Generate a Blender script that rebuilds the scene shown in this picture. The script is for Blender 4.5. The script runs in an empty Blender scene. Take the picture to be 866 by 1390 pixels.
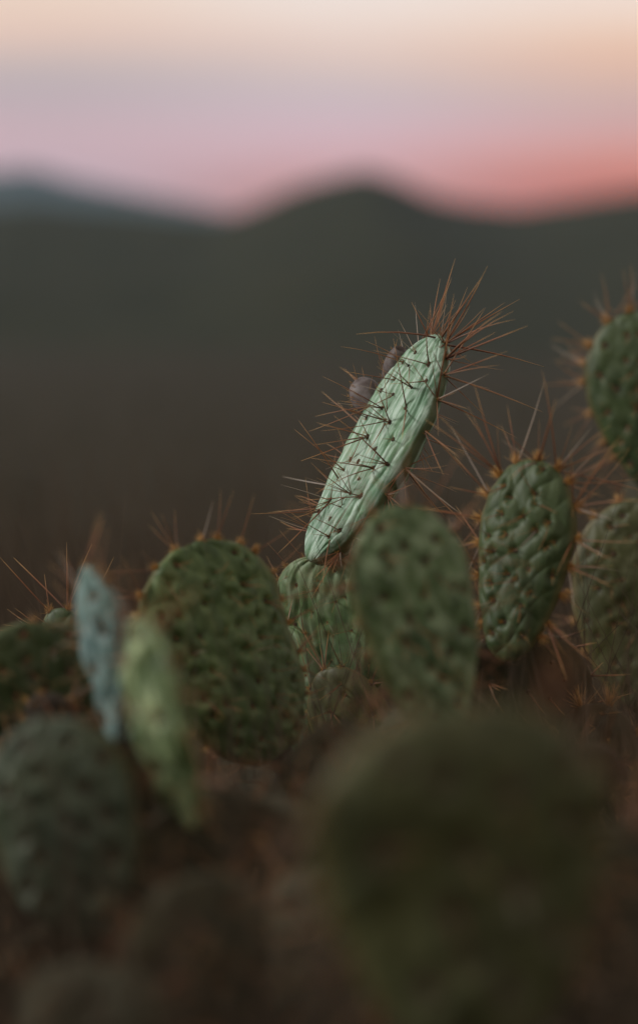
import bpy, math, random
import numpy as np
from mathutils import Vector, Matrix, Euler

S = bpy.context.scene
COL = S.collection
rnd = random.Random(7)

# ------------------------------------------------------------------ camera
F = 85.0 / 24.0 * 866.0            # focal length in photograph pixels
HOR = 400.0                        # row of the true horizon
PITCH = math.atan((695.0 - HOR) / F)
CAMH = 1.4
cam_d = bpy.data.cameras.new('camera')
cam = bpy.data.objects.new('camera', cam_d)
COL.objects.link(cam)
cam.location = (0, 0, CAMH)
cam.rotation_euler = (math.pi / 2 - PITCH, 0, 0)
cam_d.sensor_fit = 'HORIZONTAL'
cam_d.sensor_width = 24.0
cam_d.lens = 85.0
cam_d.clip_start = 0.05
cam_d.clip_end = 40000
cam_d.dof.use_dof = True
cam_d.dof.focus_distance = 1.765
cam_d.dof.aperture_fstop = 2.35
S.camera = cam

# ------------------------------------------------------------------ sky (world)
def lin(c):
    return tuple(((v / 255) / 12.92 if v <= 10 else (((v / 255) + 0.055) / 1.055) ** 2.4) for v in c) + (1,)

world = bpy.data.worlds.new('World')
S.world = world
world.use_nodes = True
wt = world.node_tree
wt.nodes.clear()
def wn(t, **k):
    n = wt.nodes.new(t)
    for a, b in k.items(): setattr(n, a, b)
    return n
tc = wn('ShaderNodeTexCoord')
sep = wn('ShaderNodeSeparateXYZ')
wt.links.new(tc.outputs['Generated'], sep.inputs[0])
az = wn('ShaderNodeMath', operation='ARCTAN2')
wt.links.new(sep.outputs['X'], az.inputs[0]); wt.links.new(sep.outputs['Y'], az.inputs[1])
def el(y): return math.sin(math.atan((HOR - y) / F))          # photograph row -> sine of elevation
ZM = 0.16                                                       # the lower ramp spans sine of elevation 0..ZM
def ramp(stops):
    r = wn('ShaderNodeValToRGB')
    r.color_ramp.interpolation = 'B_SPLINE'
    e = r.color_ramp.elements
    while len(e) > 1: e.remove(e[0])
    e[0].position = 0; e[0].color = lin(stops[0][1])
    for p, c in stops[1:]:
        x = e.new(min(1, p)); x.color = lin(c)
    return r
def rows(st): return [(0, st[0][1])] + [(el(y) / ZM, c) for y, c in st]
rl = ramp(rows([(300, (214, 180, 190)), (250, (214, 180, 190)), (200, (220, 180, 186)), (160, (208, 178, 184)), (118, (192, 176, 179)),
                (85, (212, 188, 180)), (45, (238, 202, 184)), (5, (240, 214, 194)), (-60, (238, 214, 198))]))
rc = ramp(rows([(300, (216, 112, 92)), (250, (222, 148, 142)), (205, (232, 184, 190)), (165, (218, 188, 196)), (122, (208, 190, 192)),
                (85, (230, 200, 188)), (45, (242, 216, 202)), (5, (245, 229, 219)), (-60, (240, 228, 220))]))
rr = ramp(rows([(290, (218, 84, 44)), (255, (224, 100, 66)), (222, (232, 138, 114)), (190, (232, 164, 156)), (155, (212, 174, 170)), (122, (224, 182, 166)),
                (80, (240, 192, 164)), (45, (244, 208, 184)), (5, (248, 226, 212)), (-60, (242, 226, 214))]))
zz = wn('ShaderNodeMath', operation='DIVIDE'); zz.inputs[1].default_value = ZM
# the bands tilt a little: a shade lower towards the right, with a soft uneven drift
nz = wn('ShaderNodeTexNoise'); nz.inputs['Scale'].default_value = 9; nz.inputs['Detail'].default_value = 2
mp = wn('ShaderNodeMapping'); mp.inputs['Scale'].default_value = (1, 1, 5)
wt.links.new(tc.outputs['Generated'], mp.inputs[0]); wt.links.new(mp.outputs[0], nz.inputs['Vector'])
nm = wn('ShaderNodeMath', operation='MULTIPLY_ADD'); nm.inputs[1].default_value = 0.012; nm.inputs[2].default_value = -0.006
wt.links.new(nz.outputs['Fac'], nm.inputs[0])
za = wn('ShaderNodeMath', operation='ADD')
wt.links.new(sep.outputs['Z'], za.inputs[0]); wt.links.new(nm.outputs[0], za.inputs[1])
wt.links.new(za.outputs[0], zz.inputs[0])
for r in (rl, rc, rr): wt.links.new(zz.outputs[0], r.inputs[0])
def mrange(src, a, b, c, d):
    m = wn('ShaderNodeMapRange', interpolation_type='SMOOTHSTEP')
    for i, v in enumerate((a, b, c, d)): m.inputs[i + 1].default_value = v
    wt.links.new(src, m.inputs[0]); return m.outputs[0]
def mixc(f, a, b):
    m = wn('ShaderNodeMix', data_type='RGBA')
    wt.links.new(f, m.inputs[0])
    for s, i in ((a, 6), (b, 7)):
        if isinstance(s, tuple): m.inputs[i].default_value = s
        else: wt.links.new(s, m.inputs[i])
    return m.outputs[2]
low = mixc(mrange(az.outputs[0], -0.13, 0.02, 0, 1), rl.outputs[0], rc.outputs[0])
warm = mixc(mrange(az.outputs[0], 0.0, 0.15, 0, 1), low, rr.outputs[0])
# away from the afterglow the horizon sky turns back to the dull mauve of the left side
aabs = wn('ShaderNodeMath', operation='ABSOLUTE'); wt.links.new(az.outputs[0], aabs.inputs[0])
side = mixc(mrange(aabs.outputs[0], 0.5, 1.9, 0, 1), warm, rl.outputs[0])
up = mixc(mrange(sep.outputs['Z'], 0.13, 0.55, 0, 1), side, (0.40, 0.385, 0.385, 1))
up2 = mixc(mrange(sep.outputs['Z'], 0.4, 1.0, 0, 1), up, (0.36, 0.35, 0.34, 1))
back = mixc(mrange(aabs.outputs[0], 1.2, 2.6, 0, 1), up2, (0.53, 0.46, 0.39, 1))  # unseen sky behind the camera, warmed and brightened as fill for shadows
dn = mixc(mrange(sep.outputs['Z'], -0.03, -0.001, 1, 0), back, (0.05, 0.045, 0.04, 1))
bg = wn('ShaderNodeBackground'); bg.inputs['Strength'].default_value = 1.12
wt.links.new(dn, bg.inputs['Color'])
wo = wn('ShaderNodeOutputWorld'); wt.links.new(bg.outputs[0], wo.inputs['Surface'])
world.cycles.sampling_method = 'AUTOMATIC'

# ------------------------------------------------------------------ the low soft light from the left
sun_d = bpy.data.lights.new('sun', 'SUN')
sun_d.energy = 2.3
sun_d.angle = math.radians(14)
sun_d.color = (1.0, 0.99, 0.95)
sun = bpy.data.objects.new('sun', sun_d)
COL.objects.link(sun)
SUNDIR = Vector((-0.88, -0.06, 0.40)).normalized()
sun.rotation_euler = SUNDIR.to_track_quat('Z', 'Y').to_euler()
sun.location = (-3, 0, 4)

S.view_settings.view_transform = 'Standard'
S.view_settings.look = 'None'
S.view_settings.exposure = 0.0
S.view_settings.gamma = 1.0
S.render.engine = 'CYCLES'
S.cycles.max_bounces = 5
S.cycles.diffuse_bounces = 3
S.cycles.volume_bounces = 0
S.cycles.use_denoising = True

# ------------------------------------------------------------------ helpers
_sp = math.sin(PITCH); _cp = math.cos(PITCH)
def P(px, py, d):
    """A place seen at photograph pixel (px, py), d metres off along the view axis."""
    x = (px - 433.0) / F * d
    u = -(py - 695.0) / F * d
    return Vector((x, d * _cp + u * _sp, CAMH - d * _sp + u * _cp))

def mesh_np(name, V, Q, smooth=True, tris=None):
    me = bpy.data.meshes.new(name)
    V = np.asarray(V, np.float32)
    faces = []
    nq = 0 if Q is None else len(Q)
    nt = 0 if tris is None else len(tris)
    me.vertices.add(len(V)); me.vertices.foreach_set('co', V.ravel())
    loops = []
    if nq: loops.append(np.asarray(Q, np.int32).ravel())
    if nt: loops.append(np.asarray(tris, np.int32).ravel())
    L = np.concatenate(loops)
    me.loops.add(len(L)); me.loops.foreach_set('vertex_index', L)
    st = np.concatenate([np.arange(nq) * 4, nq * 4 + np.arange(nt) * 3]).astype(np.int32)
    me.polygons.add(nq + nt); me.polygons.foreach_set('loop_start', st)
    if smooth: me.polygons.foreach_set('use_smooth', np.ones(nq + nt, bool))
    me.update(calc_edges=True)
    me.validate()
    return me

def setattr_f(me, name, vals):
    a = me.attributes.new(name, 'FLOAT', 'POINT')
    a.data.foreach_set('value', np.asarray(vals, np.float32))

def link(name, me, mat=None, parent=None, M=None, kind=None):
    o = bpy.data.objects.new(name, me)
    COL.objects.link(o)
    if mat is not None and len(me.materials) == 0: me.materials.append(mat)
    if parent is not None: o.parent = parent
    if M is not None: o.matrix_local = M
    if kind: o['kind'] = kind
    return o

class Noise:
    def __init__(s, seed):
        s.t = np.random.RandomState(seed).rand(64, 64)
    def __call__(s, x, y):
        xi = np.floor(x).astype(int); yi = np.floor(y).astype(int)
        fx = x - xi; fy = y - yi
        fx = fx * fx * (3 - 2 * fx); fy = fy * fy * (3 - 2 * fy)
        t = s.t
        a = t[xi % 64, yi % 64]; b = t[(xi + 1) % 64, yi % 64]
        c = t[xi % 64, (yi + 1) % 64]; d = t[(xi + 1) % 64, (yi + 1) % 64]
        return (a * (1 - fx) + b * fx) * (1 - fy) + (c * (1 - fx) + d * fx) * fy
    def fbm(s, x, y, n=3):
        r = 0; a = 0.5
        for k in range(n):
            r = r + a * (s(x * 2 ** k + 7 * k, y * 2 ** k + 3 * k) - 0.5); a *= 0.5
        return r

# ------------------------------------------------------------------ materials
def mat(name):
    m = bpy.data.materials.new(name); m.use_nodes = True
    nt = m.node_tree; nt.nodes.clear()
    o = nt.nodes.new('ShaderNodeOutputMaterial'); b = nt.nodes.new('ShaderNodeBsdfPrincipled')
    nt.links.new(b.outputs[0], o.inputs[0])
    return m, nt, b
def N(nt, t, **k):
    n = nt.nodes.new(t)
    for a, b in k.items(): setattr(n, a, b)
    return n
def nmix(nt, f, a, b, blend='MIX'):
    m = N(nt, 'ShaderNodeMix', data_type='RGBA', blend_type=blend)
    if isinstance(f, float): m.inputs[0].default_value = f
    else: nt.links.new(f, m.inputs[0])
    for s, i in ((a, 6), (b, 7)):
        if isinstance(s, tuple): m.inputs[i].default_value = s + (1,) if len(s) == 3 else s
        else: nt.links.new(s, m.inputs[i])
    return m.outputs[2]
def nrange(nt, src, a, b, c=0.0, d=1.0):
    m = N(nt, 'ShaderNodeMapRange', interpolation_type='SMOOTHSTEP')
    for i, v in enumerate((a, b, c, d)): m.inputs[i + 1].default_value = v
    nt.links.new(src, m.inputs[0]); return m.outputs[0]
def ntex(nt, vec, scale, detail=3, stretch=None, rough=0.55):
    n = N(nt, 'ShaderNodeTexNoise'); n.inputs['Scale'].default_value = scale
    n.inputs['Detail'].default_value = detail; n.inputs['Roughness'].default_value = rough
    if stretch:
        mpn = N(nt, 'ShaderNodeMapping'); mpn.inputs['Scale'].default_value = stretch
        nt.links.new(vec, mpn.inputs[0]); vec = mpn.outputs[0]
    nt.links.new(vec, n.inputs['Vector']); return n.outputs['Fac']

def pad_material(name, base, wax, wax_amt, brown=(0.12, 0.075, 0.035), rough=0.55, streak=1.0, brown_amt=0.35, edge=None, edge_amt=0.45, crisp=False, mottle=0.55):
    m, nt, b = mat(name)
    t = N(nt, 'ShaderNodeTexCoord'); v = t.outputs['Object']
    oi = N(nt, 'ShaderNodeObjectInfo')
    big = ntex(nt, v, 22, 3)
    fine = ntex(nt, v, 260 if crisp else 160, 4, (1, 1, 0.07 if crisp else 0.18))
    c = nmix(nt, nrange(nt, big, 0.35, 0.68), base, tuple(x * y for x, y in zip(base, (1.35, 1.28, 1.1))))
    c = nmix(nt, nrange(nt, fine, 0.40 if crisp else 0.42, 0.66 if crisp else 0.70, 0.0, wax_amt), c, wax)
    mot = ntex(nt, v, 75, 2, (1, 1, 0.6))
    c = nmix(nt, nrange(nt, mot, 0.50, 0.68, 0.0, mottle), c, wax)
    c = nmix(nt, nrange(nt, mot, 0.47, 0.33, 0.0, mottle), c, tuple(x * 0.6 for x in base))
    # corky brown scars and dry yellow-brown patches
    sc = ntex(nt, v, 45, 4, (1, 1, 0.7), 0.7)
    c = nmix(nt, nrange(nt, sc, 0.60, 0.78, 0, brown_amt), c, brown)
    sp = N(nt, 'ShaderNodeTexVoronoi'); sp.inputs['Scale'].default_value = 330
    nt.links.new(v, sp.inputs['Vector'])
    c = nmix(nt, nrange(nt, sp.outputs['Distance'], 0.10, 0.16, 0.35, 0.0), c, wax)
    at = N(nt, 'ShaderNodeAttribute', attribute_name='rim')
    c = nmix(nt, nrange(nt, at.outputs['Fac'], 0.35, 0.9, 0.0, edge_amt), c, edge or (brown[0] * 1.2, brown[1] * 1.35, brown[2]))
    nt.links.new(c, b.inputs['Base Color'])
    b.inputs['Roughness'].default_value = rough
    b.inputs['Specular IOR Level'].default_value = 0.35
    bp = N(nt, 'ShaderNodeBump'); bp.inputs['Strength'].default_value = 0.35; bp.inputs['Distance'].default_value = 0.0006
    nt.links.new(fine, bp.inputs['Height'])
    nt.links.new(bp.outputs[0], b.inputs['Normal'])
    return m

M_HERO = pad_material('waxy_pad', (0.100, 0.205, 0.125), (0.50, 0.63, 0.54), 0.75, (0.36, 0.29, 0.21), 0.5, 1, 0.45, edge=(0.075, 0.085, 0.03), edge_amt=0.9, crisp=True, mottle=0.15)  # unwaxed green-brown rim, darkened to paint in the unlit side's shade
M_PALE = pad_material('pale_pad', (0.085, 0.14, 0.062), (0.24, 0.29, 0.18), 0.45)
M_BLUE = pad_material('bluish_pad', (0.085, 0.145, 0.140), (0.22, 0.32, 0.31), 0.7, (0.045, 0.040, 0.028), brown_amt=0.8)
M_LIME = pad_material('yellow_green_pad', (0.058, 0.096, 0.036), (0.40, 0.48, 0.26), 0.8, (0.05, 0.05, 0.02), brown_amt=0.5, mottle=0.75)
M_MID = pad_material('mid_green_pad', (0.070, 0.116, 0.050), (0.22, 0.29, 0.17), 0.6, mottle=0.7)
M_BROAD = pad_material('broad_green_pad', (0.054, 0.090, 0.032), (0.15, 0.20, 0.08), 0.5)
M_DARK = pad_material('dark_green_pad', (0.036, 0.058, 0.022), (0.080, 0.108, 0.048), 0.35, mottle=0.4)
M_SEA = pad_material('sea_green_pad', (0.056, 0.076, 0.052), (0.09, 0.115, 0.082), 0.3)
M_OLIVE = pad_material('olive_pad', (0.052, 0.058, 0.022), (0.085, 0.085, 0.04), 0.3)
M_NEAR = pad_material('olive_pad_near', (0.050, 0.056, 0.024), (0.095, 0.10, 0.045), 0.4, mottle=0.7)
M_DIM = pad_material('shaded_pad', (0.038, 0.035, 0.019), (0.050, 0.046, 0.027), 0.35, (0.046, 0.030, 0.020), 0.8)  # pad colour darkened to put the low thicket's shade into it
M_DEAD_DIM = pad_material('dry_brown_dim_pad', (0.034, 0.025, 0.018), (0.050, 0.037, 0.027), 0.3, (0.052, 0.033, 0.020), 0.8)  # dried brown pads, colour also darkened to stand in for thicket shade

def spine_material(name, base, mid, tip):
    m, nt, b = mat(name)
    at = N(nt, 'ShaderNodeAttribute', attribute_name='along')
    r = N(nt, 'ShaderNodeValToRGB'); e = r.color_ramp.elements
    e[0].position = 0.05; e[0].color = base + (1,)
    e[1].position = 0.97; e[1].color = tip + (1,)
    x = e.new(0.6); x.color = mid + (1,)
    nt.links.new(at.outputs['Fac'], r.inputs[0])
    oi = N(nt, 'ShaderNodeObjectInfo')
    c = nmix(nt, nrange(nt, oi.outputs['Random'], 0, 1, 0, 0.35), r.outputs[0], (0.36, 0.22, 0.11))
    nt.links.new(c, b.inputs['Base Color'])
    b.inputs['Roughness'].default_value = 0.45
    b.inputs['Specular IOR Level'].default_value = 0.4
    return m
M_SPINE = spine_material('spine', (0.07, 0.020, 0.010), (0.30, 0.105, 0.040), (0.72, 0.43, 0.16))
M_GREY = spine_material('bleached_spine', (0.30, 0.24, 0.20), (0.42, 0.36, 0.31), (0.5, 0.42, 0.32))
M_GLOC = spine_material('glochid', (0.22, 0.10, 0.02), (0.42, 0.21, 0.045), (0.60, 0.34, 0.09))
m_, nt_, b_ = mat('areole_wool'); v_ = N(nt_, 'ShaderNodeTexCoord').outputs['Object']
nt_.links.new(nmix(nt_, nrange(nt_, ntex(nt_, v_, 700, 2), 0.4, 0.65), (0.022, 0.014, 0.009), (0.085, 0.055, 0.032)), b_.inputs['Base Color'])
b_.inputs['Roughness'].default_value = 0.95
M_WOOL = m_
m_, nt_, b_ = mat('fruit_skin'); v_ = N(nt_, 'ShaderNodeTexCoord').outputs['Object']
c_ = nmix(nt_, nrange(nt_, ntex(nt_, v_, 90, 3), 0.35, 0.7), (0.068, 0.048, 0.043), (0.155, 0.132, 0.132))
c_ = nmix(nt_, nrange(nt_, ntex(nt_, v_, 300, 3), 0.58, 0.72, 0, 0.6), c_, (0.09, 0.05, 0.05))
nt_.links.new(c_, b_.inputs['Base Color']); b_.inputs['Roughness'].default_value = 0.6
bp_ = N(nt_, 'ShaderNodeBump'); bp_.inputs['Strength'].default_value = 0.3; bp_.inputs['Distance'].default_value = 0.0006
nt_.links.new(ntex(nt_, v_, 220, 3), bp_.inputs['Height']); nt_.links.new(bp_.outputs[0], b_.inputs['Normal'])
M_FRUIT = m_

def earth(name, a, b2, scale, patch=None):
    m, nt, b = mat(name); v = N(nt, 'ShaderNodeTexCoord').outputs['Object']
    c = nmix(nt, nrange(nt, ntex(nt, v, scale, 6), 0.35, 0.65), a, b2)
    if patch: c = nmix(nt, nrange(nt, ntex(nt, v, scale * 0.07, 4), 0.42, 0.6, 0, 0.8), c, patch)
    nt.links.new(c, b.inputs['Base Color']); b.inputs['Roughness'].default_value = 0.95
    b.inputs['Specular IOR Level'].default_value = 0.1
    return m
M_GROUND = earth('scrub_ground', (0.026, 0.0185, 0.008), (0.034, 0.0245, 0.010), 3.0, (0.025, 0.021, 0.009))
M_SOIL = earth('soil', (0.05, 0.036, 0.025), (0.085, 0.06, 0.04), 9.0)
M_HILL = earth('scrub_hill', (0.021, 0.022, 0.009), (0.031, 0.029, 0.012), 0.02)
M_STRAW = earth('dry_grass', (0.050, 0.037, 0.027), (0.090, 0.066, 0.046), 14.0)
M_BUSH = earth('scrub_leaf', (0.04, 0.035, 0.02), (0.06, 0.052, 0.03), 2.0)

# ------------------------------------------------------------------ joined and single spines
def cones(bases, dirs, lens, rads, bends, sides=4, segs=3, rs=None):
    """Many tapered, slightly bent needles in one mesh."""
    bases = np.asarray(bases, float); dirs = np.asarray(dirs, float)
    dirs /= np.linalg.norm(dirs, axis=1)[:, None]
    n = len(bases); lens = np.asarray(lens)[:, None]; rads = np.asarray(rads)[:, None]
    up = np.tile([0.31, 0.2, 0.93], (n, 1)); a = np.cross(dirs, up); a /= np.linalg.norm(a, axis=1)[:, None] + 1e-9
    b = np.cross(dirs, a)
    V = []; T = []
    for k in range(segs + 1):
        t = k / segs
        c = bases + dirs * lens * t + a * (lens * np.asarray(bends)[:, None]) * t * t
        r = rads * (1 - 0.93 * t ** 1.3)
        for s in range(sides):
            th = 2 * math.pi * s / sides
            V.append(c + (a * math.cos(th) + b * math.sin(th)) * r); T.append(np.full(n, t))
    V = np.stack(V, 1).reshape(-1, 3); T = np.stack(T, 1).ravel()
    q = []
    for k in range(segs):
        for s in range(sides):
            s2 = (s + 1) % sides
            q.append((k * sides + s, k * sides + s2, (k + 1) * sides + s2, (k + 1) * sides + s))
    per = (segs + 1) * sides
    q = np.array(q)
    if sides == 4: q = np.vstack([q, [(segs * 4, segs * 4 + 1, segs * 4 + 2, segs * 4 + 3)]])
    Q = (np.arange(n)[:, None, None] * per + q[None]).reshape(-1, 4)
    return V, Q, T

def bent_spine(k):
    """Spine meshes at real size: unit length, radius as a share of the length."""
    out = []
    for ratio in (0.011, 0.016):
        for bend, mt in ((0.0, M_SPINE), (0.07, M_SPINE), (-0.09, M_SPINE), (0.17, M_SPINE), (0.06, M_GREY)):
            V, Q, T = cones([(0, 0, 0)], [(0, 0, 1)], [1.0], [ratio], [bend], sides=4, segs=4)
            me = mesh_np('spine', V, Q); me.materials.append(mt); setattr_f(me, 'along', T); out.append(me)
    return out
SPINES = bent_spine(0)

def areole_mesh():
    V = []; Q = []; n = 7
    for k, (r, h) in enumerate(((1.0, -0.25), (0.9, 0.25), (0.5, 0.62))):
        for s in range(n):
            th = 2 * math.pi * s / n
            j = 1 + 0.16 * math.sin(3 * th + k)
            V.append((r * j * math.cos(th), r * j * math.sin(th), h))
    V.append((0, 0, 0.7))
    for k in range(2):
        for s in range(n):
            Q.append((k * n + s, k * n + (s + 1) % n, (k + 1) * n + (s + 1) % n, (k + 1) * n + s))
    T = [(2 * n + s, 2 * n + (s + 1) % n, 3 * n) for s in range(n)]
    me = mesh_np('areole', V, Q, tris=T); me.materials.append(M_WOOL)
    return me
AREOLE = areole_mesh()

def frame_z(d, roll=0.0):
    q = Vector(d).normalized().to_track_quat('Z', 'Y').to_matrix().to_4x4()
    return q @ Matrix.Rotation(roll, 4, 'Z')

# ------------------------------------------------------------------ a cactus pad
class Pad:
    def __init__(s, L, W, T, k=0.22, cell=0.022, relief=0.0016, style='quilt', bend=0.0, cup=0.0, seed=0, p=0.85, jit=0.34):
        s.L, s.W, s.T, s.k, s.cell, s.relief, s.style, s.bend, s.cup, s.p, s.jit = L, W, T, k, cell, relief, style, bend, cup, p, jit
        s.lp, s.le = (4.0, 0.42) if style == 'ribs' else (2.6, 0.55); s.n = Noise(seed); s.n2 = Noise(seed + 1000); s.rs = np.random.RandomState(seed + 5); s.seed = seed
        ph = np.linspace(0, math.pi, 200)
        s.norm = (np.sin(ph) ** p * (1 - k * np.cos(ph))).max()
        # areoles on a staggered lattice, jittered
        s.ar = []
        sx, sz = cell, cell * 1.25
        j0 = -int(W / sx) - 2
        for j in range(0, int(L / (sz * 0.5)) + 1):
            z = (j + 0.6) * sz * 0.5
            for i in range(j0, -j0 + 1):
                x = (i + 0.5 * (j % 2)) * sx + s.rs.normal(0, jit * cell * 0.5)
                zz = z + s.rs.normal(0, jit * cell * 0.5)
                if zz < 0.06 * L or zz > 0.965 * L: continue
                w = s.half(zz)
                if abs(x) < w - 0.32 * cell: s.ar.append((x, zz))
    def half(s, z):
        c = np.clip(1 - 2 * np.asarray(z) / s.L, -1, 1); sn = np.sqrt(np.maximum(0, 1 - c * c))
        wob = 1 + 0.13 * (s.n(np.asarray(z) / s.L * 4, 3.3) - 0.5) + (0.10 if s.style == 'ribs' else 0.05) * (s.n(np.asarray(z) / 0.016, 8.3) - 0.5)
        return s.W / 2 * sn ** s.p * (1 - s.k * c) / s.norm * wob
    def thick(s, z):
        c = np.clip(1 - 2 * np.asarray(z) / s.L, -1, 1); sn = np.sqrt(np.maximum(0, 1 - c * c))
        return s.T / 2 * sn ** 0.5 * (1 + 0.25 * c)
    def warp(s, V):
        V = np.array(V, float)
        t = V[..., 2] / s.L - 0.5
        V[..., 1] += s.bend * s.L * (t * t - 0.25) + s.cup * V[..., 0] ** 2 / s.W + 0.010 * (s.n2(V[..., 0] / 0.06 + 9, V[..., 2] / 0.07) - 0.5)
        return V
    def surf(s, x, z, side):
        w = s.half(z); q = np.clip(np.abs(x) / np.maximum(w, 1e-6), 0, 1)
        return np.stack([x + 0 * z, side * s.thick(z) * (1 - q ** s.lp) ** s.le, z + 0 * x], -1)
    def normal(s, x, z, side):
        e = 0.001
        a = s.warp(s.surf(np.float64(x), np.float64(z), side)); b = s.warp(s.surf(np.float64(x + e), np.float64(z), side)); c = s.warp(s.surf(np.float64(x), np.float64(z + e), side))
        n = np.cross(b - a, c - a)
        n /= np.linalg.norm(n)
        if n[1] * side < 0: n = -n
        return a, n
    def rim(s, f, edge=1.0):
        """Point and outward normal on the edge; f in 0..1 runs from the base up one side, over the tip and down the other."""
        side = -1 if f < 0.5 else 1
        g = (f * 2 if f < 0.5 else 2 - f * 2)
        ph = math.pi * g
        def pt(ph):
            z = s.L * (0.5 - 0.5 * math.cos(ph)); return np.array([side * float(s.half(z)), 0.0, z])
        a = pt(ph); t = pt(min(math.pi, ph + 0.02)) - pt(max(0, ph - 0.02))
        n = np.array([side * t[2], 0, -side * t[0]])
        n /= np.linalg.norm(n) + 1e-9
        return s.warp(a), n
    def build(s, nu, nv):
        ph = np.linspace(0.035, math.pi - 0.02, nu); th = np.linspace(0, 2 * math.pi, nv, endpoint=False)
        PH, TH = np.meshgrid(ph, th, indexing='ij')
        Z = s.L * (0.5 - 0.5 * np.cos(PH)); w = s.half(Z)
        ct = np.cos(TH); ct = np.sign(ct) * np.abs(ct) ** 0.9
        X = w * ct; sd = np.sign(np.sin(TH))
        Y = sd * s.thick(Z) * (1 - np.abs(ct) ** s.lp) ** s.le
        V = s.warp(np.stack([X, Y, Z], -1))
        du = np.gradient(V, axis=0); dv = np.roll(V, -1, 1) - np.roll(V, 1, 1)
        n = np.cross(dv, du); n /= np.linalg.norm(n, axis=2)[..., None] + 1e-12
        if (n[nu // 2, nv // 4] * np.array([0, 1, 0])).sum() < 0: n = -n
        q = np.abs(ct); face = np.clip((1 - q) * 5, 0, 1)
        off = np.where(sd > 0, 17.0, 0.0)
        wx = X + 0.35 * s.cell * (s.n(X / s.cell * 0.8 + off, Z / s.cell * 0.6) - 0.5) * 2
        wz = Z + 0.35 * s.cell * (s.n2(X / s.cell * 0.8 + off, Z / s.cell * 0.6) - 0.5) * 2
        if s.style == 'quilt':
            a = wx / s.cell + (wz / (s.cell * 1.25)) - 0.6; b = -wx / s.cell + (wz / (s.cell * 1.25)) - 0.6
            h = np.sqrt(np.abs(np.sin(math.pi * a) * np.sin(math.pi * b))) 
            h = 0.75 * s.relief * (h - 0.5) * (0.6 + 0.8 * s.n2(X / 0.03 + off, Z / 0.04))
            h += 0.45 * s.relief * (s.n.fbm(X / 0.004 + off, Z / 0.016, 3))
        else:
            # long raised ribs that run up the pad, join and split, with sharp crests
            wq = np.maximum(w, 0.25 * s.W / 2)
            u = s.W / 0.0125 * 0.5 * X / wq + 2.2 * (s.n(X / 0.03 + off, Z / 0.075) - 0.5) + 1.5 * (s.n2(X / 0.02 + off, Z / 0.035) - 0.5)
            r = np.abs(np.cos(math.pi * u)); r = 1 - r ** 0.6
            amp = 0.35 + 1.1 * s.n2(X / 0.012 + off + 30, Z / 0.035)
            u2 = s.W / 0.005 * 0.5 * X / wq + 3.0 * (s.n2(X / 0.02 + off + 5, Z / 0.05) - 0.5)
            h = s.relief * amp * (0.5 - r) * 1.3 + 0.3 * s.relief * np.cos(2 * math.pi * u2) * (s.n(X / 0.015 + 3, Z / 0.03)) + 0.6 * s.relief * s.n.fbm(X / 0.005 + off, Z / 0.03, 3)
            a = wx / s.cell + (wz / (s.cell * 1.25)) - 0.6; b = -wx / s.cell + (wz / (s.cell * 1.25)) - 0.6
            h += 0.5 * s.relief * np.sqrt(np.abs(np.sin(math.pi * a) * np.sin(math.pi * b)))
        pit = np.zeros_like(X); bump = np.zeros_like(X)
        rr = s.cell * 0.19
        for (x, z) in s.ar:
            d2 = ((X - x) ** 2 + ((Z - z) / 1.25) ** 2) / (rr * rr)
            pit += np.exp(-d2 * 1.5); bump += np.exp(-(((X - x) ** 2 + ((Z - z + 0.12 * s.cell) / 1.5) ** 2) / (rr * rr * 4)))
        h = h * face + s.relief * (0.9 * bump - 1.5 * pit) * face
        # scalloped edge: low humps between the rim areoles
        h += (1 - face) * s.relief * 0.8 * (s.n(np.cumsum(np.full_like(X, 0.11), 0), off + ct * 2) - 0.5)
        V = V + n * h[..., None]
        rimv = (np.clip((q - 0.93) * 14, 0, 1) if s.style == 'ribs' else np.clip((q - 0.80) * 5, 0, 1)).ravel()
        V = V.reshape(-1, 3)
        b0 = s.warp(np.array([0, 0, 0.0])); t0 = s.warp(np.array([0, 0, s.L]))
        V = np.vstack([V, b0, t0]); nb = nu * nv
        i = np.arange(nu - 1)[:, None] * nv; j = np.arange(nv)[None]; j2 = (j + 1) % nv
        Q = np.stack([i + j, i + j2, i + nv + j2, i + nv + j], -1).reshape(-1, 4)
        jj = np.arange(nv); j3 = (jj + 1) % nv
        T = np.vstack([np.stack([j3, jj, np.full(nv, nb)], -1), np.stack([(nu - 1) * nv + jj, (nu - 1) * nv + j3, np.full(nv, nb + 1)], -1)])
        me = mesh_np('pad', V, Q, tris=T)
        setattr_f(me, 'rim', np.concatenate([rimv, [1, 1]]))
        return me

def pad_matrix(base, top, yaw):
    z = (top - base).normalized()
    c = (Vector((0, 0, CAMH)) - (base + top) / 2); n0 = (c - c.dot(z) * z).normalized()
    n = Matrix.Rotation(-yaw, 3, z) @ n0
    y = -n; x = y.cross(z)
    M = Matrix((x, y, z)).transposed().to_4x4(); M.translation = base
    return M

def dir_around(n, spread, rs, bias=None):
    v = rs.normal(0, 1, 3); v -= v.dot(n) * n; v /= np.linalg.norm(v) + 1e-9
    a = abs(rs.normal(0, spread)); a = min(a, 1.35)
    d = n * math.cos(a) + v * math.sin(a)
    if bias is not None: d = d + bias
    return d / np.linalg.norm(d)

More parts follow.
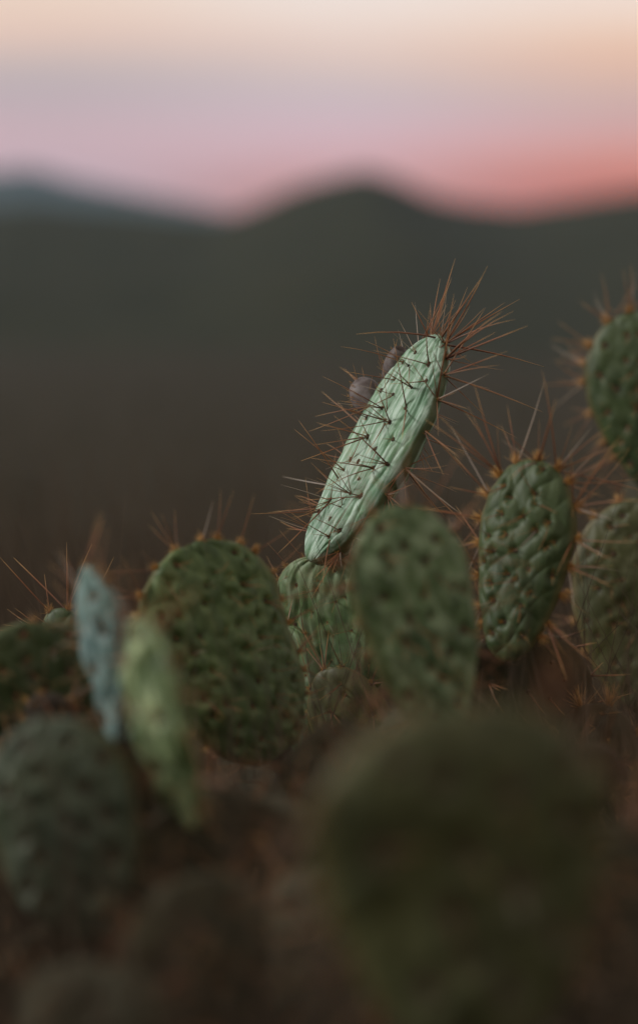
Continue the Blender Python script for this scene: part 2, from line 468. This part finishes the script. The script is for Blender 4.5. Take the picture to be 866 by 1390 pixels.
def make_pad(plant, base, top, W, T, yaw, material, seed, res=(90, 96), cell=0.022, relief=0.0016, style='quilt', k=0.22,
             bend=0.0, cup=0.0, spines='single', per=2.2, slen=0.036, rim_len=None, rim_gap=0.020, gloch=16, gl_len=0.0042,
             face_prob=0.9, back=0.35, label=None, areoles='single', name='pad', p=0.85, rim_per=2.6, front_only=False, radius=None, spread=0.5,
             rim_from=0.12, dot=1.0, gl_rad=None):
    L = (top - base).length
    pd = Pad(L, W, T, k=k, cell=cell, relief=relief, style=style, bend=bend, cup=cup, seed=seed, p=p)
    o = link(name, pd.build(*res), material, plant, pad_matrix(base, top, yaw))
    if label: o['label'] = label
    rs = np.random.RandomState(seed + 77)
    sp = []    # (base, dir, len)
    arl = []
    for side in (-1, 1):
        for (x, z) in pd.ar:
            if side > 0 and rs.rand() > back: continue
            c, n = pd.normal(x, z, side)
            c = c - n * relief * 0.45
            arl.append((c, n, cell * 0.09 * dot, side))
            if rs.rand() < face_prob:
                m = max(1, rs.poisson(per))
                for _ in range(m):
                    d = dir_around(n, spread, rs, np.array([0, 0, -0.12]))
                    sp.append((c, d, slen * (0.45 + 0.75 * rs.rand())))
    peri = 2 * L * 0.98 + W * 0.35
    nr = int(peri / rim_gap); rimpts = []
    for i in range(nr):
        f = (i + 0.5 + rs.uniform(-0.25, 0.25)) / nr
        c, n = pd.rim(f)
        if c[2] < rim_from * L: continue
        n = n + np.array([0, rs.normal(0, 0.35), 0]); n /= np.linalg.norm(n)
        c = c - n * 0.0012
        arl.append((c, n, cell * 0.10, 0)); rimpts.append((c, n))
        for _ in range(max(1, rs.poisson(rim_per))):
            d = dir_around(n, spread * 1.15, rs)
            sp.append((c, d, (rim_len or slen) * (0.45 + 0.75 * rs.rand()) * (0.7 + 0.45 * c[2] / L)))
    rad = radius or 0.00048
    # glochid tufts
    gb = []; gd = []
    for (c, n, r, side) in arl:
        g = gloch if side == 0 else (gloch // 8 if gl_rad else gloch // 2)
        if side == 0 and c[2] > 0.8 * L: g = int(g * 1.6)
        for _ in range(g):
            gb.append(c + rs.normal(0, r * 0.5, 3)); gd.append(dir_around(n, 0.6, rs))
    if gb:
        m = len(gb)
        V, Q, Tt = cones(gb, gd, gl_len * (0.5 + rs.rand(m)), np.full(m, gl_rad or (0.00018 if rad < 0.0006 else 0.00022)), np.zeros(m), sides=4, segs=1)
        me = mesh_np('glochids', V, Q); setattr_f(me, 'along', Tt); link('glochids', me, M_GLOC, o, kind='stuff')
    if areoles == 'single':
        for (c, n, r, side) in arl:
            M = frame_z(n, rs.rand() * 6); M = Matrix.Translation(c) @ M @ Matrix.Diagonal((r * rs.uniform(0.8, 1.2), r * rs.uniform(0.8, 1.2), r * 0.8, 1))
            link('areole', AREOLE, None, o, M)
    else:
        av = np.array([v.co[:] for v in AREOLE.vertices]); aq = [list(p_.vertices) for p_ in AREOLE.polygons]
        VV = []; QQ = []; TT = []
        for (c, n, r, side) in arl:
            R = np.array(frame_z(n).to_3x3()); b0 = len(VV) * len(av)
            VV.append((av * r) @ R.T + c)
            for p_ in aq: (QQ if len(p_) == 4 else TT).append([b0 + x for x in p_])
        if VV: link('areoles', mesh_np('areoles', np.vstack(VV), QQ, tris=TT), M_WOOL, o, kind='stuff')
    if spines == 'single':
        for (c, d, l) in sp:
            grey = rs.rand() < 0.12
            kk = 4 if grey else rs.randint(0, 4)
            ratio = 0 if l > 0.034 else 5
            M = Matrix.Translation(c) @ frame_z(d, rs.rand() * 6.28) @ Matrix.Diagonal((l * rad / 0.00048, l * rad / 0.00048, l, 1))
            link('spine', SPINES[ratio + kk], None, o, M)
    elif sp:
        m = len(sp)
        V, Q, Tt = cones([a for a, _, _ in sp], [b for _, b, _ in sp], [c for _, _, c in sp], np.full(m, rad), rs.normal(0, 0.05, m), sides=4, segs=3)
        me = mesh_np('spines', V, Q); setattr_f(me, 'along', Tt); link('spines', me, M_SPINE, o, kind='stuff')
    return o, pd

def plant(label, base, group=None):
    o = bpy.data.objects.new('prickly_pear', None); COL.objects.link(o)
    o.location = (base.x, base.y, gz(base.x, base.y)); o['label'] = label; o['category'] = 'cactus'
    if group: o['group'] = group
    return o

def to_plant(pl, M):  # pads are placed in world space, then expressed in their plant
    return Matrix.Translation(-Vector(pl.location)) @ M

def add(pl, bpx, tpx, d0, d1, Wpx, Tmm, yaw, material, seed, **kw):
    """Pad from photograph base / tip pixels and their distances."""
    base = P(bpx[0], bpx[1], d0); top = P(tpx[0], tpx[1], d1)
    W = Wpx * (d0 + d1) / 2 / F
    o, pd = make_pad(pl, base, top, W, Tmm / 1000, math.radians(yaw), material, seed, **kw)
    o.matrix_local = to_plant(pl, pad_matrix(base, top, math.radians(yaw)))
    return base, top, o, pd

def stem(pl, start, seed, material=None, lean=0.0, w=0.13):
    """Older pads under a visible one, down to the ground."""
    r = random.Random(seed); p = start.copy(); i = 0
    g = gz(start.x, start.y)
    while p.z > g + 0.02 and i < 9:
        l = min(r.uniform(0.17, 0.23), max(0.10, p.z - g + 0.05))
        b = p + Vector((r.uniform(-0.07, 0.07) + lean, r.uniform(-0.03, 0.09), -l))
        t = p + Vector((0, 0, 0.015))
        yaw = r.uniform(-50, 50)
        mt = material or M_DIM
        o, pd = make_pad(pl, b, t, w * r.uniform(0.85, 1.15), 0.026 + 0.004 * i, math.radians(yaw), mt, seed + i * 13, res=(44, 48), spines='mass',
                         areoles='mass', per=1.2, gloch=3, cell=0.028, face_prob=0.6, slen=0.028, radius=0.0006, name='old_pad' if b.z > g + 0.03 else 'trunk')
        o.matrix_local = to_plant(pl, pad_matrix(b, t, math.radians(yaw)))
        # a side pad now and then keeps the thicket dense
        if i < 3 and r.random() < 0.75:
            s = r.choice((-1, 1)); b2 = p + Vector((s * 0.01, 0.01, -l * 0.55)); t2 = b2 + Vector((s * r.uniform(0.06, 0.13), r.uniform(0.0, 0.08), r.uniform(0.09, 0.14)))
            y2 = r.uniform(-60, 60)
            if t2.z < start.z + 0.0:
                o2, _ = make_pad(pl, b2, t2, 0.09, 0.02, math.radians(y2), M_DEAD_DIM, seed + i * 31 + 3, res=(40, 44), spines='mass',
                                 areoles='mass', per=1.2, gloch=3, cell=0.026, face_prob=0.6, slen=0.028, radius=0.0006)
                o2.matrix_local = to_plant(pl, pad_matrix(b2, t2, math.radians(y2)))
        p = b; i += 1

# ------------------------------------------------------------------ ground
NG = Noise(99)
GB = 0.78
def gz(x, y):
    """Height of the ground: a rise with the cacti on it that falls away into a wide valley."""
    r = math.hypot(x, y)
    v = 0.0
    if y > 3.0:
        s = y - 3.0
        v -= 34 * (1 - math.exp(-s * 0.23 / 34)) if s > 0 else 0
        v *= min(1, s / 3.0 + 0.2)
    v += 0.05 * float(NG(np.float64(x * 0.7 + 50), np.float64(y * 0.7 + 50)) - 0.5) * min(1, 0.3 + r)
    if r > 60:
        v += (r - 60) / 60 * 0.35 * float(NG(np.float64(x / 140 + 20), np.float64(y / 140 + 20)) - 0.5)
    return v + GB
rad = np.concatenate([[0.0], np.geomspace(0.25, 16000, 90)]); ang = np.linspace(0, 2 * math.pi, 160, endpoint=False)
V = []
for r in rad:
    for a in ang:
        x, y = r * math.cos(a), r * math.sin(a)
        V.append((x, y, gz(x, y)))
na = len(ang); i = np.arange(len(rad) - 1)[:, None] * na; j = np.arange(na)[None]; j2 = (j + 1) % na
Q = np.stack([i + j, i + j2, i + na + j2, i + na + j], -1).reshape(-1, 4)[:, ::-1]
link('ground', mesh_np('ground', V, Q), M_GROUND, kind='structure')

def ridge(name, dist, prof, depth, material, seed, x0=-3200, x1=3600, rough=1.0, lift=14.0):
    """A range of hills: real slopes towards the viewer and away, along a crest."""
    n = Noise(seed); xs = np.linspace(x0, x1, 380)
    px = np.array([p[0] for p in prof], float); py = np.array([p[1] for p in prof], float)
    vs = np.linspace(-1, 1, 41)
    V = []
    for v in vs:
        for pxx in xs:
            X = (pxx - 433) / F * dist
            el_ = (HOR + lift - np.interp(pxx, px, py)) / F * dist + CAMH
            Y = dist + v * depth * (1.0 if v < 0 else 1.3)
            base = -90.0
            shape = (1 - abs(v)) ** 1.15
            h = base + (el_ - base) * shape
            f = 1 - abs(2 * shape - 1) * 0.7
            h += rough * dist * 0.010 * f * float(n.fbm(np.float64(X / (dist * 0.05)), np.float64(Y / (dist * 0.05)), 4))
            h += rough * dist * 0.0015 * float(n.fbm(np.float64(X / (dist * 0.012)), np.float64(Y / (dist * 0.012)), 2))
            V.append((X, Y, h))
    nx = len(xs); i = np.arange(len(vs) - 1)[:, None] * nx; j = np.arange(nx - 1)[None]
    Q = np.stack([i + j, i + j + 1, i + nx + j + 1, i + nx + j], -1).reshape(-1, 4)
    return link(name, mesh_np(name, V, Q), material, kind='structure')
ridge('hills', 2300, [(-3200, 330), (-1200, 280), (-500, 300), (0, 296), (60, 294), (150, 302), (300, 310), (345, 294), (385, 276), (430, 262), (492, 244), (535, 256),
      (590, 280), (640, 293), (700, 298), (770, 288), (866, 272), (1100, 250), (1600, 290), (3600, 310)], 1500, M_HILL, 5)
ridge('mountains', 12000, [(-3200, 300), (-1500, 255), (-600, 270), (-120, 262), (10, 250), (45, 246), (100, 262), (180, 279), (270, 296), (330, 310), (500, 335), (3600, 330)],
      3200, M_HILL, 8, rough=0.5, lift=16.0)

# air between here and the hills
hb = 17500.0; z0, z1 = -240.0, 760.0
hv = [(x, y, z) for z in (z0, z1) for x, y in ((-hb, -hb), (hb, -hb), (hb, hb), (-hb, hb))]
hz = link('haze', mesh_np('haze', hv, [(0, 3, 2, 1), (4, 5, 6, 7), (0, 1, 5, 4), (1, 2, 6, 5), (2, 3, 7, 6), (3, 0, 4, 7)], smooth=False), kind='stuff')
hm = bpy.data.materials.new('haze'); hm.use_nodes = True; hn = hm.node_tree; hn.nodes.clear()
ho = hn.nodes.new('ShaderNodeOutputMaterial'); pv = hn.nodes.new('ShaderNodeVolumePrincipled')
pv.inputs['Color'].default_value = (0.45, 0.66, 0.84, 1); pv.inputs['Density'].default_value = 3.8e-5; pv.inputs['Anisotropy'].default_value = 0.0
hn.links.new(pv.outputs[0], ho.inputs['Volume']); hz.data.materials.append(hm)

# ------------------------------------------------------------------ cacti
# 1. the tall pale pad that leans right, and the pads it grows from
pl = plant('cactus with the tall pale waxy pad leaning right, purple fruits on its upper edge', P(440, 900, 1.80))
hb_, ht_, hero, hpd = add(pl, (427, 764), (596, 456), 1.775, 1.755, 144, 25, 56, M_HERO, 11, res=(320, 340), cell=0.0215, relief=0.00105, style='ribs', k=0.12,
    spines='single', per=2.2, slen=0.054, rim_len=0.062, rim_gap=0.0165, gloch=14, gl_len=0.0055, back=0.4, rim_per=6.6, p=1.12, radius=0.00047, cup=0.05,
    label='tall narrow pale waxy pad lit from the left', spread=0.72, bend=-0.07, rim_from=0.05, dot=1.6)
lb, lt, _, _ = add(pl, (456, 990), (440, 754), 1.83, 1.79, 172, 17, 22, M_PALE, 12, res=(170, 150), cell=0.022, relief=0.0011, style='ribs', spines='single', per=1.0,
    slen=0.022, rim_len=0.024, rim_gap=0.014, gloch=16, rim_per=1.6, back=0.0, radius=0.00034, gl_len=0.004)
add(pl, (520, 1120), (452, 905), 1.76, 1.74, 120, 18, 30, M_OLIVE, 13, res=(90, 90), spines='mass', areoles='mass')
stem(pl, P(470, 985, 1.85), 14)

# fruits sit on the far upper edge of the leaning pad
def fruit(at_f, lng, wid, out, seed, label, tilt=(0, 0, 0)):
    c, n = hpd.rim(at_f)
    rs = np.random.RandomState(seed); nz_ = Noise(seed)
    nu, nv = 30, 36; V = []
    prof_r = lambda t: (math.sin(math.pi * min(1, 0.10 + t * 0.80)) ** 0.62) * (0.72 + 0.42 * t)
    for a in range(nu):
        t = a / (nu - 1)
        r = wid / 2 * prof_r(t); z = lng * t
        for b in range(nv):
            th = 2 * math.pi * b / nv
            rr_ = r * (1 + 0.06 * float(nz_(np.float64(math.cos(th) * 1.6 + 5), np.float64(math.sin(th) * 1.6 + t * 3 + 5)) - 0.5) + 0.02 * math.cos(5 * th + 6 * t))
            V.append((rr_ * math.cos(th), rr_ * math.sin(th), z))
    rt = wid / 2 * prof_r(1.0)
    for (rr_, dz) in ((0.80, -0.06), (0.45, -0.16)):         # the sunken navel at the fruit's tip
        for b in range(nv):
            th = 2 * math.pi * b / nv; V.append((rt * rr_ * math.cos(th), rt * rr_ * math.sin(th), lng * (1 + dz)))
    V.append((0, 0, lng * 0.82)); V.append((0, 0, 0))
    tot = nu + 2
    Q = [(a * nv + b, a * nv + (b + 1) % nv, (a + 1) * nv + (b + 1) % nv, (a + 1) * nv + b) for a in range(tot - 1) for b in range(nv)]
    T = [((tot - 1) * nv + b, (tot - 1) * nv + (b + 1) % nv, tot * nv) for b in range(nv)] + [((b + 1) % nv, b, tot * nv + 1) for b in range(nv)]
    me = mesh_np('fruit', V, Q, tris=T); me.materials.append(M_FRUIT); me.materials.append(M_GLOC)
    NEEDLES = 14
    # small tufts dotted over the skin, part of the same mesh
    gb = []; gd = []
    for _ in range(16):
        t = rs.uniform(0.2, 1.0); th = rs.uniform(0, 6.28); r = wid / 2 * prof_r(t)
        for _ in range(5):
            gb.append((r * math.cos(th) + rs.normal(0, .0004), r * math.sin(th) + rs.normal(0, .0004), lng * t)); gd.append(np.array((math.cos(th), math.sin(th), 0.4)) + rs.normal(0, 0.4, 3))
    gl = list(0.0015 + 0.002 * rs.rand(len(gb)))
    for _ in range(NEEDLES):
        t = rs.uniform(0.35, 1.0); th = rs.uniform(0, 6.28); rr_ = wid / 2 * prof_r(t)
        gb.append((rr_ * math.cos(th), rr_ * math.sin(th), lng * t)); gd.append(np.array((math.cos(th), math.sin(th), 0.6)) + rs.normal(0, 0.3, 3)); gl.append(rs.uniform(0.008, 0.018))
    GV, GQ, GT = cones(gb, gd, np.array(gl), np.where(np.array(gl) > 0.006, 0.00024, 0.00015), np.zeros(len(gb)), sides=4, segs=1)
    nV = len(V)
    me2 = mesh_np('fruit', np.vstack([V, GV]), np.vstack([Q, GQ + nV]), tris=T)
    me2.materials.append(M_FRUIT); me2.materials.append(M_GLOC)
    mi = np.zeros(len(me2.polygons), np.int32); mi[len(Q):len(Q) + len(GQ)] = 1
    me2.polygons.foreach_set('material_index', mi)
    setattr_f(me2, 'along', np.concatenate([np.zeros(nV), GT]))
    bpy.data.meshes.remove(me)
    d = Vector(out); M = Matrix.Translation(Vector(c) - d.normalized() * 0.003 + Vector((0.001, 0, 0))) @ frame_z(d, rs.rand() * 6)
    o = link('fruit', me2, None, hero, M); o['label'] = label
    return o
fruit(0.292, 0.033, 0.0275, (-0.85, -0.12, 0.30), 3, 'plump dusty purple fruit')
fruit(0.328, 0.036, 0.0175, (0.22, -0.25, 0.80), 4, 'slender purple fruit lying along the pad edge')

# 2. oval pad in front of it
pl = plant('cactus with the soft-focus oval green pad in front of the leaning pad', P(575, 985, 1.53))
add(pl, (604, 1000), (532, 690), 1.45, 1.43, 178, 20, -24, M_MID, 21, res=(150, 150), cell=0.0235, relief=0.0030, spines='single', per=1.6, slen=0.028, rim_len=0.046, back=0.0,
    rim_per=4.2, gloch=20, face_prob=0.6, rim_gap=0.016, dot=1.9, radius=0.0005, gl_len=0.005)
stem(pl, P(578, 985, 1.47), 22)

# 3. broad pad at the left centre
pl = plant('cactus with the broad dark green quilted pad left of the leaning pad', P(330, 1000, 1.66))
add(pl, (374, 1030), (248, 744), 1.62, 1.60, 226, 20, -28, M_BROAD, 31, res=(170, 180), cell=0.0205, relief=0.0034, spines='single', per=1.5, slen=0.024, rim_len=0.036, back=0.0,
    rim_per=3.4, gloch=46, gl_rad=0.00024, face_prob=0.8, rim_gap=0.014, gl_len=0.0055, k=0.12, dot=1.5, radius=0.00045)
add(pl, (424, 1040), (388, 850), 1.78, 1.78, 90, 16, 35, M_PALE, 33, res=(110, 110), style='ribs', relief=0.0012, spines='single', areoles='single', per=0.9, slen=0.02, rim_len=0.02, back=0.0, rim_per=1.0)
stem(pl, P(366, 1030, 1.64), 32)

# 4. the pale pads turned edge-on at the left
pl = plant('cactus with the pale bluish pad turned nearly edge-on at the left', P(155, 1000, 1.32))
add(pl, (163, 1008), (120, 772), 1.40, 1.39, 128, 14, 70, M_BLUE, 41, res=(130, 140), cell=0.028, relief=0.0034, spines='single', per=1.8, slen=0.030, rim_len=0.042, back=0.3, rim_per=3.2, cup=0.14,
    rim_gap=0.016, dot=2.0, gloch=24, gl_len=0.006)
stem(pl, P(163, 1005, 1.42), 42)
pl = plant('cactus with the narrow yellow-green pad between the bluish and the broad pad', P(245, 1110, 1.42))
add(pl, (262, 1125), (194, 842), 1.25, 1.24, 122, 15, 62, M_LIME, 43, res=(140, 140), cell=0.027, relief=0.0034, spines='single', per=2.0, slen=0.032, rim_len=0.040, back=0.3, rim_per=3.0, bend=0.12,
    rim_gap=0.016, dot=2.0, gloch=24, gl_len=0.006)
stem(pl, P(262, 1120, 1.27), 44)

# 5. far left
pl = plant('dark cactus pad cut by the left edge of the photo, level with the bluish pad', P(40, 1010, 1.52))
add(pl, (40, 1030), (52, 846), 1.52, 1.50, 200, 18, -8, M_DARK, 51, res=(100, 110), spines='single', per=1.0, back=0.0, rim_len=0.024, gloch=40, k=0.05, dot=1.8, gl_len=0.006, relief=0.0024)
stem(pl, P(40, 1030, 1.54), 52)
pl = plant('small cactus with the crisp fan of golden spines behind the bluish pad', P(85, 920, 1.78))
add(pl, (90, 960), (86, 826), 1.79, 1.77, 74, 15, 30, M_DARK, 53, res=(70, 70), spines='single', per=1.8, back=0.0, slen=0.036, rim_len=0.050, rim_gap=0.013, rim_per=4.0, gloch=50, radius=0.0005, gl_len=0.006)
stem(pl, P(90, 955, 1.80), 54)
pl = plant('low brown-spined cactus tip in the gap under the dark left pad', P(60, 1020, 1.48))
add(pl, (92, 1050), (66, 938), 1.50, 1.47, 80, 15, 25, M_DEAD_DIM, 55, res=(70, 70), spines='single', per=3.6, back=0.0, slen=0.022, rim_len=0.024, rim_gap=0.012, rim_per=3.0, gloch=20, radius=0.00030, cell=0.016)
stem(pl, P(92, 1050, 1.52), 56)

# 6. lower left
pl = plant('cactus with the large dim sea-green pad at the lower left', P(100, 1260, 1.20))
add(pl, (120, 1275), (58, 982), 1.25, 1.23, 216, 20, 5, M_SEA, 61, res=(120, 130), cell=0.0245, relief=0.0040, spines='single', per=1.2, slen=0.014, rim_len=0.014, back=0.0, gloch=6, radius=0.0005, dot=2.8)
stem(pl, P(120, 1275, 1.28), 62)

# 7. right of the leaning pad
pl = plant('cactus with the upright dark green pad bristling with spines right of the leaning pad', P(700, 885, 1.68))
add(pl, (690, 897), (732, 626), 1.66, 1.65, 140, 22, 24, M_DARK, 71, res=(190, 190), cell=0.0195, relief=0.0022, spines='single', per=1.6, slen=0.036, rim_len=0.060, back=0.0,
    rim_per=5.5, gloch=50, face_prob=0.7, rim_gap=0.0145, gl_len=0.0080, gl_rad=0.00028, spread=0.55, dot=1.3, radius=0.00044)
stem(pl, P(692, 890, 1.68), 72)

# 8. upper right
pl = plant('cactus with the highest dark pad at the right edge of the photo', P(900, 660, 2.08))
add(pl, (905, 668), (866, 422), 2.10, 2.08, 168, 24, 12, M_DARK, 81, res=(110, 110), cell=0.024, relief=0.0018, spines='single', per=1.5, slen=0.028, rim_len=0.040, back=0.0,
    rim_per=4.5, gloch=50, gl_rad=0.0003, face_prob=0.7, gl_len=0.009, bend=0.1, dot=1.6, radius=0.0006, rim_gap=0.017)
stem(pl, P(905, 662, 2.12), 82)

# 9. right edge
pl = plant('cactus with the round green pad at the right edge below the highest one', P(880, 965, 1.98))
add(pl, (880, 968), (892, 674), 1.98, 1.96, 220, 22, 4, M_OLIVE, 91, res=(150, 150), cell=0.0225, relief=0.0018, spines='single', per=1.5, slen=0.026, rim_len=0.040, back=0.0,
    rim_per=4.0, gloch=50, gl_rad=0.00026, face_prob=0.7, gl_len=0.0065, dot=1.5)
stem(pl, P(880, 965, 2.00), 92)

# 10. the big blurred one in the foreground
pl = plant('cactus with the biggest, most blurred olive pad in the lower right foreground', P(640, 1400, 0.94))
add(pl, (650, 1440), (616, 958), 0.94, 0.91, 410, 24, -12, M_NEAR, 101, res=(140, 150), cell=0.034, relief=0.0034, spines='single', per=1.4, slen=0.026, rim_len=0.034, back=0.0, gloch=14, radius=0.0005, dot=2.4, rim_per=4.0, face_prob=0.9, rim_gap=0.014)
stem(pl, P(650, 1430, 0.97), 102)

# 11. lower right
pl = plant('low dark cactus with the small orange tuft of spines at the lower right', P(820, 1200, 1.72))
add(pl, (830, 1190), (806, 956), 1.72, 1.70, 130, 20, 10, M_DIM, 111, res=(90, 100), spines='single', per=0.8, slen=0.018, rim_len=0.020, back=0.0, gloch=26, gl_len=0.016, gl_rad=0.0004, rim_gap=0.024, radius=0.0005)
stem(pl, P(830, 1190, 1.75), 112)

# 12. dim plants filling the thicket low down and behind
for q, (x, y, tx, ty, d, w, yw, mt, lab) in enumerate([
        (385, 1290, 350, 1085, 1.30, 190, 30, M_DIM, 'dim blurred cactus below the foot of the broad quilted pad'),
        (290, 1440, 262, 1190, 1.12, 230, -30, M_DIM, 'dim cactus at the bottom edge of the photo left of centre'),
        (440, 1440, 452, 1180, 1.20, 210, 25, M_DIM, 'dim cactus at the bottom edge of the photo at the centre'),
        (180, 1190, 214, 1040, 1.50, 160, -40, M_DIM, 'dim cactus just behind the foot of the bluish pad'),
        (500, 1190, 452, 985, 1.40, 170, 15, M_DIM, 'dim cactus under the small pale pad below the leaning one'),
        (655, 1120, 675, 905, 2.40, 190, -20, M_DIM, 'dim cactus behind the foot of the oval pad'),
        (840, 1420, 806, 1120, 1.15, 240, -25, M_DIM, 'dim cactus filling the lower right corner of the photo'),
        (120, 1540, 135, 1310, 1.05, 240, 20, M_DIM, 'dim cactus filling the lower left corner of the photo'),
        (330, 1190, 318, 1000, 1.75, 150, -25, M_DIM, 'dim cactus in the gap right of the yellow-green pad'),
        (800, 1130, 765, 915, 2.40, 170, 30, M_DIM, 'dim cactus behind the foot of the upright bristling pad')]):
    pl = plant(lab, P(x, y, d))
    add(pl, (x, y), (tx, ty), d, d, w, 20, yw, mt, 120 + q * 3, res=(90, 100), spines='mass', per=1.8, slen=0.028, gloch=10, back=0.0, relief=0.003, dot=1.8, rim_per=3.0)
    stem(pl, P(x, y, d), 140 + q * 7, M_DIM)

# ------------------------------------------------------------------ undergrowth
rs = np.random.RandomState(4)
def blades(name, material, pts, hmin, hmax, w, lab, cat):
    m = len(pts)
    d = rs.normal(0, 0.35, (m, 3)); d[:, 2] = 1
    V, Q, T = cones(pts, d, rs.uniform(hmin, hmax, m), np.full(m, w), rs.normal(0, 0.25, m), sides=4, segs=3)
    o = link(name, mesh_np(name, V, Q), material, kind='stuff'); o['label'] = lab; o['category'] = cat
pts = []
for _ in range(20000):
    x = rs.uniform(-1.3, 1.3); y = rs.uniform(0.75, 3.6)
    if abs(x) > 0.3 + 0.35 * y: continue
    pts.append((x, y, gz(x, y)))
blades('dry_grass', M_STRAW, pts, 0.16, 0.50, 0.0011, 'dry brown grass standing between the cactus stems', 'grass')
pts = []
for _ in range(15000):
    y = rs.uniform(0.72, 2.1); x = rs.uniform(-1, 1) * (0.10 + 0.20 * y)
    pts.append((x, y, gz(x, y)))
blades('dry_bunchgrass', M_STRAW, pts, 0.14, 0.40, 0.0012, 'dense tangle of dry brown stems at the feet of the nearest cacti', 'grass')
# stones
bmv = []
for q in range(26):
    x = rs.uniform(-1.6, 1.6); y = rs.uniform(0.5, 4.0); r = rs.uniform(0.03, 0.10)
    nu, nv = 9, 12; n_ = Noise(200 + q); V = []
    for a in range(nu):
        ph = math.pi * a / (nu - 1)
        for b in range(nv):
            th = 2 * math.pi * b / nv; k_ = 1 + 0.7 * (float(n_(np.float64(math.cos(th) * math.sin(ph) * 1.3 + 4), np.float64(math.cos(ph) * 1.3 + math.sin(th) + 4))) - 0.5)
            V.append((r * k_ * math.sin(ph) * math.cos(th) * 1.3, r * k_ * math.sin(ph) * math.sin(th), r * 0.6 * k_ * math.cos(ph)))
    Q = [(a * nv + b, a * nv + (b + 1) % nv, (a + 1) * nv + (b + 1) % nv, (a + 1) * nv + b) for a in range(nu - 1) for b in range(nv)]
    bmv.append((np.array(V) + (x, y, gz(x, y) + r * 0.15), np.array(Q)))
off = 0; VV = []; QQ = []
for V, Q in bmv: VV.append(V); QQ.append(Q + off); off += len(V)
o = link('stones', mesh_np('stones', np.vstack(VV), np.vstack(QQ)), M_SOIL, kind='stuff'); o['label'] = 'brown stones strewn on the soil under the cacti'; o['category'] = 'stones'
# far scrub dotted over the valley floor
VV = []; n = 0
for _ in range(2600):
    y = rs.uniform(60, 1500) ; x = rs.uniform(-0.35, 0.35) * y * 1.6 + rs.normal(0, 8)
    z = gz(x, y); r = rs.uniform(0.8, 2.2)
    for _ in range(14):
        c = np.array((x, y, z + r * 0.5)) + rs.normal(0, r * 0.42, 3) * (1, 1, 0.6)
        e = rs.normal(0, r * 0.28, (3, 3)); VV.append(c + e)
V = np.vstack(VV); T = np.arange(len(V)).reshape(-1, 3)
o = link('scrub', mesh_np('scrub', V, None, smooth=False, tris=T), M_BUSH, kind='stuff'); o['label'] = 'dark scrub covering the hazy valley floor far behind the cacti'; o['category'] = 'scrub'
